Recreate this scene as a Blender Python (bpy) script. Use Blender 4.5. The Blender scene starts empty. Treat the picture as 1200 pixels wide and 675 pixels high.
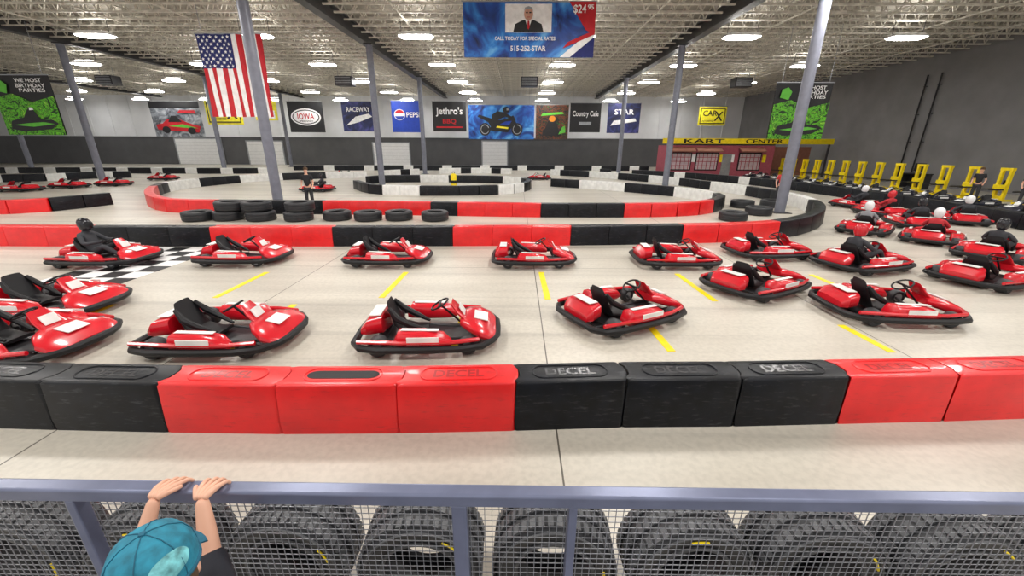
import bpy, bmesh, math, random
from mathutils import Vector, Matrix
random.seed(4)
S=bpy.context.scene; C=S.collection
pi=math.pi
FPX=476.0; H=2.7
R=Matrix.Rotation(math.radians(.6),3,'Z')@Matrix.Rotation(math.radians(90-19.2),3,'X')@Matrix.Rotation(math.radians(.3),3,'Z')
CAM=Vector((0,0,H))
cd=bpy.data.cameras.new('camera'); cam=bpy.data.objects.new('camera',cd); C.objects.link(cam)
cd.sensor_width=36; cd.lens=36*FPX/1200; cd.clip_start=.05; cd.clip_end=300
cam.matrix_world=Matrix.Translation(CAM)@R.to_4x4(); S.camera=cam
S.view_settings.view_transform='Standard'
def ray(x,y): return R@Vector((x-600,337.5-y,-FPX))
def g(x,y,z=0.0):
    d=ray(x,y); t=(z-H)/d.z; return CAM+d*t
def atY(x,y,Y):
    d=ray(x,y); return CAM+d*(Y/d.y)
def atX(x,y,X):
    d=ray(x,y); return CAM+d*(X/d.x)
def proj(p):
    q=R.transposed()@(Vector(p)-CAM); return (600+q.x/-q.z*FPX,337.5-q.y/-q.z*FPX)
# ---------------- materials
MATS={}
def mat(name,col,rough=.5,metal=0,var=.12,scale=4.0,emit=0,bump=0,coat=0,spec=.5):
    if name in MATS: return MATS[name]
    m=bpy.data.materials.new(name); m.use_nodes=True; nt=m.node_tree; b=nt.nodes['Principled BSDF']
    b.inputs['Roughness'].default_value=rough; b.inputs['Metallic'].default_value=metal; b.inputs['Specular IOR Level'].default_value=spec
    if coat: b.inputs['Coat Weight'].default_value=coat
    c=tuple(col)+(1,)
    if emit:
        b.inputs['Base Color'].default_value=c; b.inputs['Emission Color'].default_value=c; b.inputs['Emission Strength'].default_value=emit
    else:
        tc=nt.nodes.new('ShaderNodeTexCoord'); no=nt.nodes.new('ShaderNodeTexNoise'); no.inputs['Scale'].default_value=scale; no.inputs['Detail'].default_value=5
        nt.links.new(tc.outputs['Object'],no.inputs['Vector'])
        cr=nt.nodes.new('ShaderNodeValToRGB'); cr.color_ramp.elements[0].position=.3; cr.color_ramp.elements[1].position=.7
        cr.color_ramp.elements[0].color=tuple(max(0,x*(1-var)) for x in col)+(1,); cr.color_ramp.elements[1].color=tuple(min(1,x*(1+var)) for x in col)+(1,)
        nt.links.new(no.outputs['Fac'],cr.inputs['Fac']); nt.links.new(cr.outputs['Color'],b.inputs['Base Color'])
        if bump:
            bp=nt.nodes.new('ShaderNodeBump'); bp.inputs['Strength'].default_value=bump; bp.inputs['Distance'].default_value=.01
            nt.links.new(no.outputs['Fac'],bp.inputs['Height']); nt.links.new(bp.outputs['Normal'],b.inputs['Normal'])
    MATS[name]=m; return m
def scuff(m,col,amt=.5):
    nt=m.node_tree; b=nt.nodes['Principled BSDF']; src=b.inputs['Base Color'].links[0].from_socket
    tc=nt.nodes.new('ShaderNodeTexCoord'); mp=nt.nodes.new('ShaderNodeMapping'); mp.inputs['Scale'].default_value=(1.2,3,7); mp.inputs['Rotation'].default_value=(0,.3,0)
    no=nt.nodes.new('ShaderNodeTexNoise'); no.inputs['Scale'].default_value=5; no.inputs['Detail'].default_value=9; no.inputs['Roughness'].default_value=.7
    oi=nt.nodes.new('ShaderNodeObjectInfo'); ad=nt.nodes.new('ShaderNodeVectorMath'); ad.operation='ADD'
    nt.links.new(tc.outputs['Object'],ad.inputs[0]); nt.links.new(oi.outputs['Location'],ad.inputs[1]); nt.links.new(ad.outputs[0],mp.inputs['Vector']); nt.links.new(mp.outputs[0],no.inputs['Vector'])
    cr=nt.nodes.new('ShaderNodeValToRGB'); cr.color_ramp.elements[0].position=.56; cr.color_ramp.elements[1].position=.75; cr.color_ramp.elements[0].color=(0,0,0,1); cr.color_ramp.elements[1].color=(amt,amt,amt,1)
    mx=nt.nodes.new('ShaderNodeMix'); mx.data_type='RGBA'; mx.inputs[7].default_value=tuple(col)+(1,)
    nt.links.new(no.outputs['Fac'],cr.inputs['Fac']); nt.links.new(cr.outputs['Color'],mx.inputs[0]); nt.links.new(src,mx.inputs[6]); nt.links.new(mx.outputs[2],b.inputs['Base Color'])
def artmat(name,cols,scale=1.5,dist=1.5):
    m=bpy.data.materials.new(name); m.use_nodes=True; nt=m.node_tree; b=nt.nodes['Principled BSDF']; b.inputs['Roughness'].default_value=.5
    tc=nt.nodes.new('ShaderNodeTexCoord'); no=nt.nodes.new('ShaderNodeTexNoise'); no.inputs['Scale'].default_value=scale; no.inputs['Detail'].default_value=4; no.inputs['Distortion'].default_value=dist
    nt.links.new(tc.outputs['Object'],no.inputs['Vector']); cr=nt.nodes.new('ShaderNodeValToRGB')
    e=cr.color_ramp.elements
    while len(e)<len(cols): e.new(.5)
    for i,c in enumerate(cols): e[i].position=.3+.4*i/(len(cols)-1); e[i].color=tuple(c)+(1,)
    nt.links.new(no.outputs['Fac'],cr.inputs['Fac']); nt.links.new(cr.outputs['Color'],b.inputs['Base Color']); return m
RED=mat('red_plastic',(.74,.012,.014),.36,var=.12,scale=3,coat=.15); scuff(RED,(.25,.02,.02),.6)
BLK=mat('black_plastic',(.004,.005,.008),.40,var=.6,scale=5,spec=.3); scuff(BLK,(.11,.11,.12),.5)
WHT=mat('white_plastic',(.80,.80,.78),.4)
REDL=mat('red_embossed',(.40,.006,.010),.3,coat=.3); BLKL=mat('black_emboss_highlight',(.075,.075,.08),.25)  # black lettering tone is lightened: highlight of the embossing put into its colour
RUB=mat('tyre_rubber',(.020,.021,.025),.5,var=.2,scale=6)
RUBR=mat('worn_rubber',(.075,.078,.085),.45,var=.2,scale=6)
YEL=mat('yellow_paint',(.9,.68,.0),.5,var=.12,scale=6)
STEEL=mat('blue_grey_paint',(.17,.19,.29),.28,.3,var=.12,scale=9)
WIRE=mat('galvanised_wire',(.30,.31,.34),.4,.5)
COLM=mat('column_grey_paint',(.20,.21,.26),.4,.1)
JST=mat('joist_painted_steel',(.62,.59,.52),.5,var=.25,scale=2)
GIR=mat('girder_dark_paint',(.045,.045,.048),.5)
WHP=mat('white_paint',(.8,.8,.8),.5,var=.04); BKP=mat('black_paint',(.008,.008,.01),.5,spec=.35); GRY=mat('grey_metal',(.35,.36,.38),.35,.6)
DKG=mat('dark_grey_metal',(.05,.05,.055),.4,.5)
KRED=mat('kart_red_gloss',(.64,.008,.02),.25,var=.12,coat=.4); KBLK=mat('kart_black_gloss',(.02,.022,.035),.25,coat=.4)
# ---------------- mesh builder
class MB:
    def __init__(s): s.v=[];s.f=[];s.m=[]
    def add(s,vs,fs,m=0):
        b=len(s.v); s.v+=[tuple(v) for v in vs]; s.f+=[tuple(b+i for i in f) for f in fs]; s.m+=[m]*len(fs); return s
    def box(s,c,d,m=0,rot=None):
        vs=[]
        for z in (-1,1):
            for x,y in ((-1,-1),(1,-1),(1,1),(-1,1)):
                p=Vector((x*d[0]/2,y*d[1]/2,z*d[2]/2))
                if rot: p=rot@p
                vs.append(p+Vector(c))
        return s.add(vs,[(3,2,1,0),(4,5,6,7),(0,1,5,4),(1,2,6,5),(2,3,7,6),(3,0,4,7)],m)
    def tube(s,pts,r,n=8,m=0,closed=False,rs=None):
        pts=[Vector(p) for p in pts]; N=len(pts); vs=[]; up=None
        for i,p in enumerate(pts):
            if closed: t=pts[(i+1)%N]-pts[i-1]
            else: t=pts[min(i+1,N-1)]-pts[max(i-1,0)]
            t.normalize()
            if up is None:
                up=Vector((0,0,1)) if abs(t.z)<.9 else Vector((1,0,0))
            a=t.cross(up)
            if a.length<1e-4: a=t.cross(Vector((0,1,0)))
            a.normalize(); b=a.cross(t).normalized(); up=b
            rr=rs[i] if rs else r
            for k in range(n):
                an=2*pi*(k+.5)/n; vs.append(p+a*math.cos(an)*rr+b*math.sin(an)*rr)
        fs=[]
        for i in range(N if closed else N-1):
            j=(i+1)%N
            for k in range(n): fs.append((i*n+k,i*n+(k+1)%n,j*n+(k+1)%n,j*n+k))
        if not closed: fs.append(tuple(range(n))[::-1]); fs.append(tuple((N-1)*n+k for k in range(n)))
        return s.add(vs,fs,m)
    def bar(s,a,b,w,m=0): return s.tube([a,b],w*.707,4,m)
    def lathe(s,prof,n=24,m=0,axis='Z',c=(0,0,0),closed=False,cap=True):
        vs=[]
        for k in range(n):
            a=2*pi*k/n
            for r,h in prof:
                if axis=='Z': p=(r*math.cos(a),r*math.sin(a),h)
                elif axis=='Y': p=(r*math.cos(a),h,r*math.sin(a))
                else: p=(h,r*math.cos(a),r*math.sin(a))
                vs.append(Vector(p)+Vector(c))
        P=len(prof); fs=[]
        for k in range(n):
            j=(k+1)%n
            for i in range(P if closed else P-1):
                q=(i+1)%P; fs.append((k*P+i,j*P+i,j*P+q,k*P+q))
        if not closed and cap:
            fs.append(tuple(k*P for k in range(n))[::-1]); fs.append(tuple(k*P+P-1 for k in range(n)))
        return s.add(vs,fs,m)
    def loft(s,rings,m=0):
        n=len(rings[0]); vs=[p for r in rings for p in r]; fs=[]
        for i in range(len(rings)-1):
            for k in range(n): fs.append((i*n+k,i*n+(k+1)%n,(i+1)*n+(k+1)%n,(i+1)*n+k))
        fs.append(tuple(range(n))[::-1]); fs.append(tuple((len(rings)-1)*n+k for k in range(n)))
        return s.add(vs,fs,m)
    def prism(s,poly,z0,z1,m=0):
        n=len(poly); vs=[(x,y,z0) for x,y in poly]+[(x,y,z1) for x,y in poly]
        fs=[tuple(range(n))[::-1],tuple(range(n,2*n))]+[(k,(k+1)%n,n+(k+1)%n,n+k) for k in range(n)]
        return s.add(vs,fs,m)
    def mesh(s,name,mats,smooth=False):
        me=bpy.data.meshes.new(name); me.from_pydata(s.v,[],s.f)
        for x in (mats if isinstance(mats,(list,tuple)) else [mats]): me.materials.append(x)
        me.polygons.foreach_set('material_index',s.m)
        bm=bmesh.new(); bm.from_mesh(me); bmesh.ops.recalc_face_normals(bm,faces=bm.faces); bm.to_mesh(me); bm.free()
        if smooth:
            me.polygons.foreach_set('use_smooth',[True]*len(me.polygons))
            try: me.set_sharp_from_angle(angle=math.radians(38))
            except Exception: pass
        me.update(); return me
    def build(s,name,mats,parent=None,smooth=False,bevel=0):
        o=bpy.data.objects.new(name,s.mesh(name,mats,smooth)); C.objects.link(o); o.parent=parent
        if bevel:
            b=o.modifiers.new('bevel','BEVEL'); b.width=bevel; b.segments=3; b.limit_method='ANGLE'; b.angle_limit=math.radians(40)
        return o
def ring(x,yc,zc,wy,hz,e=3.0,n=20,axis='X'):
    out=[]
    for k in range(n):
        a=2*pi*k/n; c,s_=math.cos(a),math.sin(a)
        u=math.copysign(abs(c)**(2/e),c)*wy/2; v=math.copysign(abs(s_)**(2/e),s_)*hz/2
        if axis=='X': out.append(Vector((x,yc+u,zc+v)))
        elif axis=='Y': out.append(Vector((yc+u,x,zc+v)))
        else: out.append(Vector((yc+u,zc+v,x)))
    return out
def tag(o,label,cat,group=None,kind=None):
    o['label']=label; o['category']=cat
    if group: o['group']=group
    if kind: o['kind']=kind
    return o
def struct(o): o['kind']='structure'; return o
def empty(name,loc,rz=0,label=None,cat=None,group=None):
    o=bpy.data.objects.new(name,None); C.objects.link(o); o.location=loc; o.rotation_euler=(0,0,rz); o.empty_display_size=.1
    if label: tag(o,label,cat,group)
    return o
def dup(root,loc,rz,label=None,group=None,cat=None):
    r=root.copy(); C.objects.link(r); r.location=loc; r.rotation_euler=(0,0,rz)
    if label: r['label']=label
    if group: r['group']=group
    if cat: r['category']=cat
    for ch in list(root.children):
        c=ch.copy(); C.objects.link(c); c.parent=r
        for gc in list(ch.children):
            d=gc.copy(); C.objects.link(d); d.parent=c
    return r
def lettering(parent,s,m,c,w,h,mode='wall',ext=.002,name='lettering',rz=0):
    cu=bpy.data.curves.new('lettering','FONT'); cu.body=s; cu.align_x='CENTER'; cu.align_y='CENTER'; cu.resolution_u=3; cu.offset=.018; cu.extrude=0
    ob=bpy.data.objects.new('lettering_tmp',cu); C.objects.link(ob); dg=bpy.context.evaluated_depsgraph_get(); dg.update()
    me=bpy.data.meshes.new_from_object(ob.evaluated_get(dg)); bpy.data.objects.remove(ob)
    xs=[v.co.x for v in me.vertices]; ys=[v.co.y for v in me.vertices]
    cx,cy=(min(xs)+max(xs))/2,(min(ys)+max(ys))/2; sx=w/(max(xs)-min(xs)); sy=h/(max(ys)-min(ys))
    for v in me.vertices:
        x,y=(v.co.x-cx)*sx,(v.co.y-cy)*sy
        v.co=(x,0,y) if mode=='wall' else (x,y,0)
    me.materials.clear(); me.materials.append(m); me.name=name
    o=bpy.data.objects.new(name,me); C.objects.link(o); o.parent=parent; o.location=c; o.rotation_euler=(0,0,rz); return o
def skin(name,comps,m,parent=None,sub=2):
    vs=[];es=[];rs=[];roots=[]
    for vv,ee in comps:
        b=len(vs); roots.append(b)
        for co,r in vv: vs.append(tuple(co)); rs.append(r)
        es+=[(b+i,b+j) for i,j in ee]
    me=bpy.data.meshes.new(name); me.from_pydata(vs,es,[]); o=bpy.data.objects.new(name,me); C.objects.link(o); o.parent=parent
    me.materials.append(m); k=o.modifiers.new('skin','SKIN'); k.use_smooth_shade=True
    if not me.skin_vertices: 
        bm=bmesh.new(); bm.from_mesh(me); bm.verts.layers.skin.verify(); bm.to_mesh(me); bm.free()
    sv=me.skin_vertices[0].data
    for i,r in enumerate(rs): sv[i].radius=(r,r) if not isinstance(r,tuple) else r
    for i in roots: sv[i].use_root=True
    u=o.modifiers.new('sub','SUBSURF'); u.levels=sub; u.render_levels=sub
    return o
def chain(pts): return (pts,[(i,i+1) for i in range(len(pts)-1)])
# ---------------- setting
def floormat():
    m=bpy.data.materials.new('polished_concrete'); m.use_nodes=True; nt=m.node_tree; b=nt.nodes['Principled BSDF']; L=nt.links.new
    tc=nt.nodes.new('ShaderNodeTexCoord')
    def noise(sc,scale,det=6):
        mp=nt.nodes.new('ShaderNodeMapping'); mp.inputs['Scale'].default_value=sc; n=nt.nodes.new('ShaderNodeTexNoise'); n.inputs['Scale'].default_value=scale; n.inputs['Detail'].default_value=det
        L(tc.outputs['Object'],mp.inputs['Vector']); L(mp.outputs[0],n.inputs['Vector']); return n.outputs['Fac']
    def ramp(f,c0,c1,p0=.3,p1=.7):
        r=nt.nodes.new('ShaderNodeValToRGB'); r.color_ramp.elements[0].position=p0; r.color_ramp.elements[1].position=p1
        r.color_ramp.elements[0].color=c0+(1,); r.color_ramp.elements[1].color=c1+(1,); L(f,r.inputs['Fac']); return r.outputs['Color']
    def mul(a,b_,f=1):
        x=nt.nodes.new('ShaderNodeMix'); x.data_type='RGBA'; x.blend_type='MULTIPLY'; x.inputs[0].default_value=f; L(a,x.inputs[6]); L(b_,x.inputs[7]); return x.outputs[2]
    base=ramp(noise((1,1,1),.3),(.54,.50,.425),(.66,.62,.54))
    st=ramp(noise((.07,1.0,1),1.3,7),(.80,.79,.79),(1,1,1),.34,.56)
    ty=ramp(noise((.05,3.5,1),1.0,4),(.80,.80,.81),(1,1,1),.36,.44)
    sp=ramp(noise((1,1,1),16,9),(.89,.89,.89),(1.0,1.0,1.0),.35,.6)
    br=nt.nodes.new('ShaderNodeTexBrick'); mp=nt.nodes.new('ShaderNodeMapping'); mp.inputs['Location'].default_value=(-.42,1.2,0); L(tc.outputs['Object'],mp.inputs['Vector']); L(mp.outputs[0],br.inputs['Vector'])
    br.offset=0; br.inputs['Scale'].default_value=1; br.inputs['Brick Width'].default_value=5; br.inputs['Row Height'].default_value=5.2; br.inputs['Mortar Size'].default_value=.009
    br.inputs['Color1'].default_value=(1,1,1,1); br.inputs['Color2'].default_value=(.95,.95,.95,1); br.inputs['Mortar'].default_value=(.2,.19,.18,1)
    L(mul(mul(mul(mul(base,st),ty,.6),sp),br.outputs['Color']),b.inputs['Base Color'])
    b.inputs['Roughness'].default_value=.38; return m
struct(MB().box((-39,29,-.05),(142,68,.1)).build('floor',floormat()))
def deckmat():
    m=mat('ceiling_deck',(.36,.335,.29),.6); nt=m.node_tree; b=nt.nodes['Principled BSDF']
    w=nt.nodes.new('ShaderNodeTexWave'); w.bands_direction='X'; w.inputs['Scale'].default_value=2.2; tc=nt.nodes.new('ShaderNodeTexCoord'); bp=nt.nodes.new('ShaderNodeBump'); bp.inputs['Strength'].default_value=.8
    nt.links.new(tc.outputs['Object'],w.inputs['Vector']); nt.links.new(w.outputs['Fac'],bp.inputs['Height']); nt.links.new(bp.outputs['Normal'],b.inputs['Normal']); return m
struct(MB().box((-39,29,10.06),(142,68,.1)).build('ceiling',deckmat()))
WUP=mat('white_wall_panel',(.70,.71,.73),.6,var=.06,scale=.6); WLO=mat('dark_grey_wall',(.085,.085,.09),.6,var=.12,scale=.7)
FW=62.0; RW=31.4
mb=MB().box((-39,FW+.15,6.85),(141,.3,6.3),0).box((-39,FW+.13,1.85),(141,.34,3.7),1)
for i in range(47): mb.box((-106+i*3,FW-.03,6.85),(.14,.1,6.3),0)
mb.box((-39,FW-.06,3.75),(141,.14,.16),1)
struct(mb.build('wall_back',[WUP,WLO]))
WR=mat('grey_block_wall',(.20,.195,.20),.62,var=.15,scale=.5)
struct(MB().box((RW+.15,29,5),(.3,66,10)).build('wall_right',WR))
for i,(x0,x1,yt) in enumerate([(213,258,163),(295,330,166),(440,479,168),(566,594,166)]):
    a=atY(x0,195,FW-.1); b=atY(x1,yt,FW-.1); w=b.x-a.x
    mb=MB(); k=int(b.z/.42)
    for j in range(k): mb.box(((a.x+b.x)/2,FW-.12,.02+(j+.5)*b.z/k),(w,.06,b.z/k-.012))
    d=struct(mb.build('door_%d'%(i+1),WHP))
    MB().box((a.x-.08,FW-.13,b.z/2),(.16,.1,b.z)).box((b.x+.08,FW-.13,b.z/2),(.16,.1,b.z)).box(((a.x+b.x)/2,FW-.13,b.z+.08),(w+.32,.1,.16)).build('door_frame',GRY,d)
# ---------------- columns, girders, joists
colpos=[(-10.6,18.2,'steel column rising through the tyre pile, in front of the flag'),
 (11.6,18.2,'steel column on the right beside the tyre cluster'),
 (-9.7,30,'steel column behind the inner island, left of the soda banner'),
 (10.6,30,'steel column between the portrait banner and the service booth'),
 (-30,30,'far left steel column near the left green banner'),
 (-9.4,43,'thin distant steel column just right of the soda banner'),
 (10.3,43,'thin distant steel column in front of the navy banner'),
 (-30,43,'distant steel column near the race car banner'),
 (-50,43,'far left distant steel column near the dark wall'),
 (-30,56,'most distant left steel column beside the yellow sign')]
for x,y,l in colpos:
    r=empty('steel_column',(x,y,0),0,'grey round '+l,'column')
    MB().lathe([(.21,.02),(.21,8.88)],20).build('shaft',COLM,r,True)
    MB().box((0,0,.015),(.7,.7,.03)).build('base_plate',DKG,r)
    MB().box((0,0,8.93),(.55,.55,.06)).build('cap_plate',DKG,r)
for x in (-50,-30,-10,10.9):
    o=MB().box((0,0,.03),(.5,46,.08)).box((0,0,.36),(.09,46,.62)).box((0,0,.70),(.5,46,.08)).build('roof_girder',GIR); o.location=(x,38.9,8.97)
    tag(o,'dark steel roof girder running away over the columns, %s'%{-50:'furthest left of four',-30:'second from left',-10:'left of the portrait banner',10.9:'right of the portrait banner'}[x],'girder')
Lj=19.9
mb=MB(); ht=.80; n=28
mb.box((0,0,.04),(Lj,.10,.08)); mb.box((0,0,ht),(Lj,.10,.08))
for i in range(n):
    x0=-Lj/2+i*Lj/n; x1=x0+Lj/n; xm=(x0+x1)/2
    mb.bar((x0,0,ht),(xm,0,.05),.045); mb.bar((xm,0,.05),(x1,0,ht),.045)
jm=mb.mesh('roof_joist',JST)
bays=[(-60.2,'left edge'),(-40,'far left'),(-20,'left'),(.45,'middle'),(21,'right')]
Y=20.4
while Y<61.5:
    for bx,bn in bays:
        if bx+10< -1.27*Y-2: continue
        o=bpy.data.objects.new('roof_joist',jm); C.objects.link(o); o.location=(bx,Y,9.16)
        tag(o,'pale open-web steel roof joist crossing the %s ceiling bay'%bn,'roof joist','open-web roof joists of the %s bay'%bn)
    Y+=1.3
for bx,bn in bays:
    for dx in (-6.6,-2.2,2.2,6.6):
        if bx+dx<-60: continue
        for z in (9.17,9.91):
            o=MB().bar((0,-20.8,0),(0,20.8,0),.06).build('bridging_rod',JST); o.location=(bx+dx,40.9,z)
            tag(o,'thin steel bridging rod running lengthwise through the %s roof bay'%bn,'bridging rod','bridging rods of the %s bay'%bn)
# ---------------- lamps
LIT=mat('lamp_diffuser',(1,.98,.95),emit=42)
LUP=mat('added_uplight',(1,.97,.92),emit=26)  # glow for an added upward source that brightens the ceiling
def lamp0():
    r=empty('high_bay_lamp',(0,0,8.35),0,'','ceiling lamp')
    MB().loft([ring(0,0,0,1.9,.9,6,24,'Z'),ring(.1,0,0,1.8,.8,6,24,'Z'),ring(.2,0,0,1.5,.6,6,24,'Z')]).build('housing',WHP,r)
    MB().loft([ring(-.05,0,0,1.7,.75,5,24,'Z'),ring(-.005,0,0,1.84,.84,5,24,'Z')]).build('diffuser',LIT,r)
    MB().loft([ring(.203,0,0,1.4,.5,6,24,'Z'),ring(.22,0,0,1.3,.42,6,24,'Z')]).build('added_uplight_plate',LUP,r)  # added glowing plate on the housing top, lifts the dim roof deck
    for s in (-.8,.8): MB().bar((s,0,.1),(s,0,.84),.02).build('cable',DKG,r)
    return r
L0=None; rown=['nearest row under the joists','second row from the camera','third row back','fourth row back','row nearest the back wall']
for j,Y in enumerate((25.4,33.6,41.8,50,58.2)):
    for k in range(-6,4):
        X=-5.58+8.84*k
        if X<-1.17*Y: continue
        lab='glowing white rectangular high-bay lamp in the '+rown[j]; gr='high-bay lamps, '+rown[j]
        if L0 is None: L0=lamp0(); L0.location=(X,Y,8.35); L0['label']=lab; L0['group']=gr
        else: dup(L0,(X,Y,8.35),0,lab,gr)
for Y in (.8,9,17.2):
    for k in range(-2,4):
        ld=bpy.data.lights.new('area_lamp','AREA'); ld.shape='RECTANGLE'; ld.size=2; ld.size_y=1; ld.energy=350; ld.color=(1,.97,.93)
        lo=bpy.data.objects.new('area_lamp',ld); C.objects.link(lo); lo.location=(-5.58+8.84*k,Y,8.3)
w=bpy.data.worlds.new('world'); S.world=w; w.use_nodes=True; w.node_tree.nodes['Background'].inputs[0].default_value=(1,.98,.95,1); w.node_tree.nodes['Background'].inputs[1].default_value=.9
# ---------------- barrier blocks
D=.40; BH=.55
def blockmesh(L,m,name='barrier_block'):
    b=.06; n=8; poly=[(-L/2+.004,-D/2)]+[(L/2-.006+b*math.cos(a),D/2*math.sin(a)) for a in [(-pi/2+pi*i/n) for i in range(n+1)]]
    poly+=[(-L/2+.004+b*math.cos(a),D/2*math.sin(a)) for a in [(pi/2-pi*i/n) for i in range(n)]]
    bm=bmesh.new(); lo=[bm.verts.new((x,y,0)) for x,y in poly]; md=[bm.verts.new((x,y*.99,.12)) for x,y in poly]; hi=[bm.verts.new((x,y*.93,BH)) for x,y in poly]
    N=len(poly)
    for A,B in ((lo,md),(md,hi)):
        for i in range(N): bm.faces.new((A[i],A[(i+1)%N],B[(i+1)%N],B[i]))
    bm.faces.new(hi); bm.faces.new(lo[::-1])
    te=[e for e in bm.edges if all(abs(v.co.z-BH)<1e-5 for v in e.verts)]
    ve=[e for e in bm.edges if abs(e.verts[0].co.z-e.verts[1].co.z)>.1 and all(abs(abs(v.co.y)-D/2)<.02 for v in e.verts)]
    bmesh.ops.bevel(bm,geom=te+ve,offset=.026,segments=3,affect='EDGES',profile=.5)
    bmesh.ops.recalc_face_normals(bm,faces=bm.faces)
    me=bpy.data.meshes.new(name); bm.to_mesh(me); bm.free(); me.materials.append(m)
    me.polygons.foreach_set('use_smooth',[True]*len(me.polygons))
    try: me.set_sharp_from_angle(angle=math.radians(40))
    except Exception: pass
    return me
bx=[-72,65,197,330,467,602,728,858,980,1104,1226]; by=[500,504,507,509,508,505,501,500,497,494,490]
fc='KKRRRKKKRR'
flab=['black barrier block at the left end of the front row, cut by the frame','second black barrier block from the left in the front row','red barrier block left of the slotted one in the front row','red barrier block with a long dark slot in its top','red barrier block between the slotted red one and the black ones','black barrier block touching the right side of the red trio','middle one of the three black barrier blocks right of centre','black barrier block left of the right-hand red pair','red barrier block right of the three black ones in the front row','red barrier block at the right end of the front row']
for i in range(10):
    a=g(bx[i],by[i]); b=g(bx[i+1],by[i+1]); d=b-a; L=d.length-.008; an=math.atan2(d.y,d.x); nrm=Vector((-d.y,d.x,0)).normalized(); c=(a+b)/2+nrm*D/2
    k=fc[i]; r=empty('barrier_block',(c.x,c.y,0),an,'glossy '+flab[i],'barrier block')
    o=bpy.data.objects.new('body',blockmesh(L,RED if k=='R' else BLK,'body')); C.objects.link(o); o.parent=r
    em=REDL if k=='R' else BLKL
    st=[]
    for q in range(36):
        t=2*pi*q/36; cx=.27 if math.cos(t)>0 else -.27
        st.append(Vector((.03+cx+.11*math.cos(t),.0+.115*math.sin(t),BH+.001)))
    MB().tube(st,.009,6,0,True).build('embossed_rim',RED if k=='R' else BLK,r,True)
    if i==3:
        MB().prism([(.03+(p.x-.03)*.93,p.y*.62) for p in st],BH-.002,BH+.003).build('slot',BKP,r)['label']='flat dark plate painted as the shade inside the block top slot'  # no real recess: the slot's inner shade is painted as a black plate
    else:
        lettering(r,'DECEL',em,(.03,0,BH+.003),.50,.13,'flat',name='embossed_lettering')
NB={'R':blockmesh(1.112,RED),'K':blockmesh(1.112,BLK),'W':blockmesh(1.112,WHT)}
CN={'R':'red','K':'black','W':'white'}
def catmull(P,m=14):
    P=[Vector(p) for p in P]; Q=[P[0]*2-P[1]]+P+[P[-1]*2-P[-2]]; out=[]
    for i in range(1,len(Q)-2):
        p0,p1,p2,p3=Q[i-1:i+3]
        for k in range(m):
            t=k/m; out.append(.5*((2*p1)+(p2-p0)*t+(2*p0-5*p1+4*p2-p3)*t*t+(3*p1-p0-3*p2+p3)*t**3))
    out.append(P[-1]); return out
def brow(px,colf,lab,sp=1.123,off=D/2):
    P=catmull([g(*p) for p in px]); ds=[0]
    for i in range(1,len(P)): ds.append(ds[-1]+(P[i]-P[i-1]).length)
    def at(s):
        for i in range(1,len(P)):
            if ds[i]>=s:
                t=(s-ds[i-1])/max(1e-6,ds[i]-ds[i-1]); return P[i-1].lerp(P[i],t)
        return P[-1]
    n=int(ds[-1]/sp)
    for i in range(n):
        a,b=at(i*sp),at((i+1)*sp); d=b-a; an=math.atan2(d.y,d.x); nrm=Vector((-d.y,d.x,0)).normalized(); c=(a+b)/2+nrm*off
        if any((c.x-q[0])**2+(c.y-q[1])**2<.95**2 for q in colpos): continue
        k=colf(i,*proj((c.x,c.y,0)))
        o=bpy.data.objects.new('barrier_block',NB[k]); C.objects.link(o); o.location=(c.x,c.y,0); o.rotation_euler=(0,0,an)
        l=CN[k]+' barrier block '+lab; tag(o,l,'barrier block',l.replace('barrier block','barrier blocks'))
def fmid(i,x,y):
    if i<24: return 'RRRKKK'[i%6]
    return 'K' if i<28 else 'WWWKKK'[(i-28)%6]
brow([(-37,288.5),(100,289),(380,289),(650,288),(780,286),(895,282),(945,273),(964,262),(958,250),(925,238),(860,226),(780,215),(700,208),(640,204.5)],fmid,'in the long row beyond the racing karts')
def fisl(i,x,y):
    if y>238 or (x<260 and y>229):
        for lim,c in ((262,'R'),(372,'K'),(505,'R'),(546,'K'),(641,'R'),(740,'K'),(826,'R'),(2000,'K')):
            if x<lim: return c
    return 'WWWKKK'[i%6]
brow([(430,208),(330,211),(250,217),(195,225),(178,236),(196,247),(260,249.5),(400,250.5),(520,252),(650,254),(790,253),(836,247),(838,239),(790,230),(700,222),(640,218)],fisl,'of the big middle track island behind the tyres',off=0)
brow([(418,221),(440,227),(500,229),(580,228),(614,224),(616,218),(580,214.5),(500,213.5),(445,214),(424,217)],lambda i,x,y:'KKKKWW'[i%6],'of the small inner island behind the red row',off=0)
brow([(-25,251),(40,249),(100,243),(150,237)],lambda i,x,y:'R' if x<40 or x>148 else 'K','in the short diagonal row at the left edge',off=0)
brow([(-20,214),(60,212),(110,209),(170,208)],lambda i,x,y:'WKK'[i%3],'behind the distant karts at the left edge',off=0)
brow([(-20,203),(120,203),(260,203.5),(330,203)],lambda i,x,y:'KKW'[i%3],'in the far row left, before the dark wall',off=0)
brow([(445,207),(500,204),(560,203),(600,204)],lambda i,x,y:'WWK'[i%3],'in the short arc behind the inner island',off=0)
brow([(345,199.5),(500,199.5),(640,199.5),(770,200.5)],lambda i,x,y:'KKKW'[i%4],'in the furthest row beside the wall doors',off=0)
brow([(1235,276),(1150,259),(1060,243),(980,230),(900,219),(830,211.5),(760,206.5),(700,204)],lambda i,x,y:'KKKKKW'[i%6] if x<930 else 'K','in the outer row along the pit lane',off=0)
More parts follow.
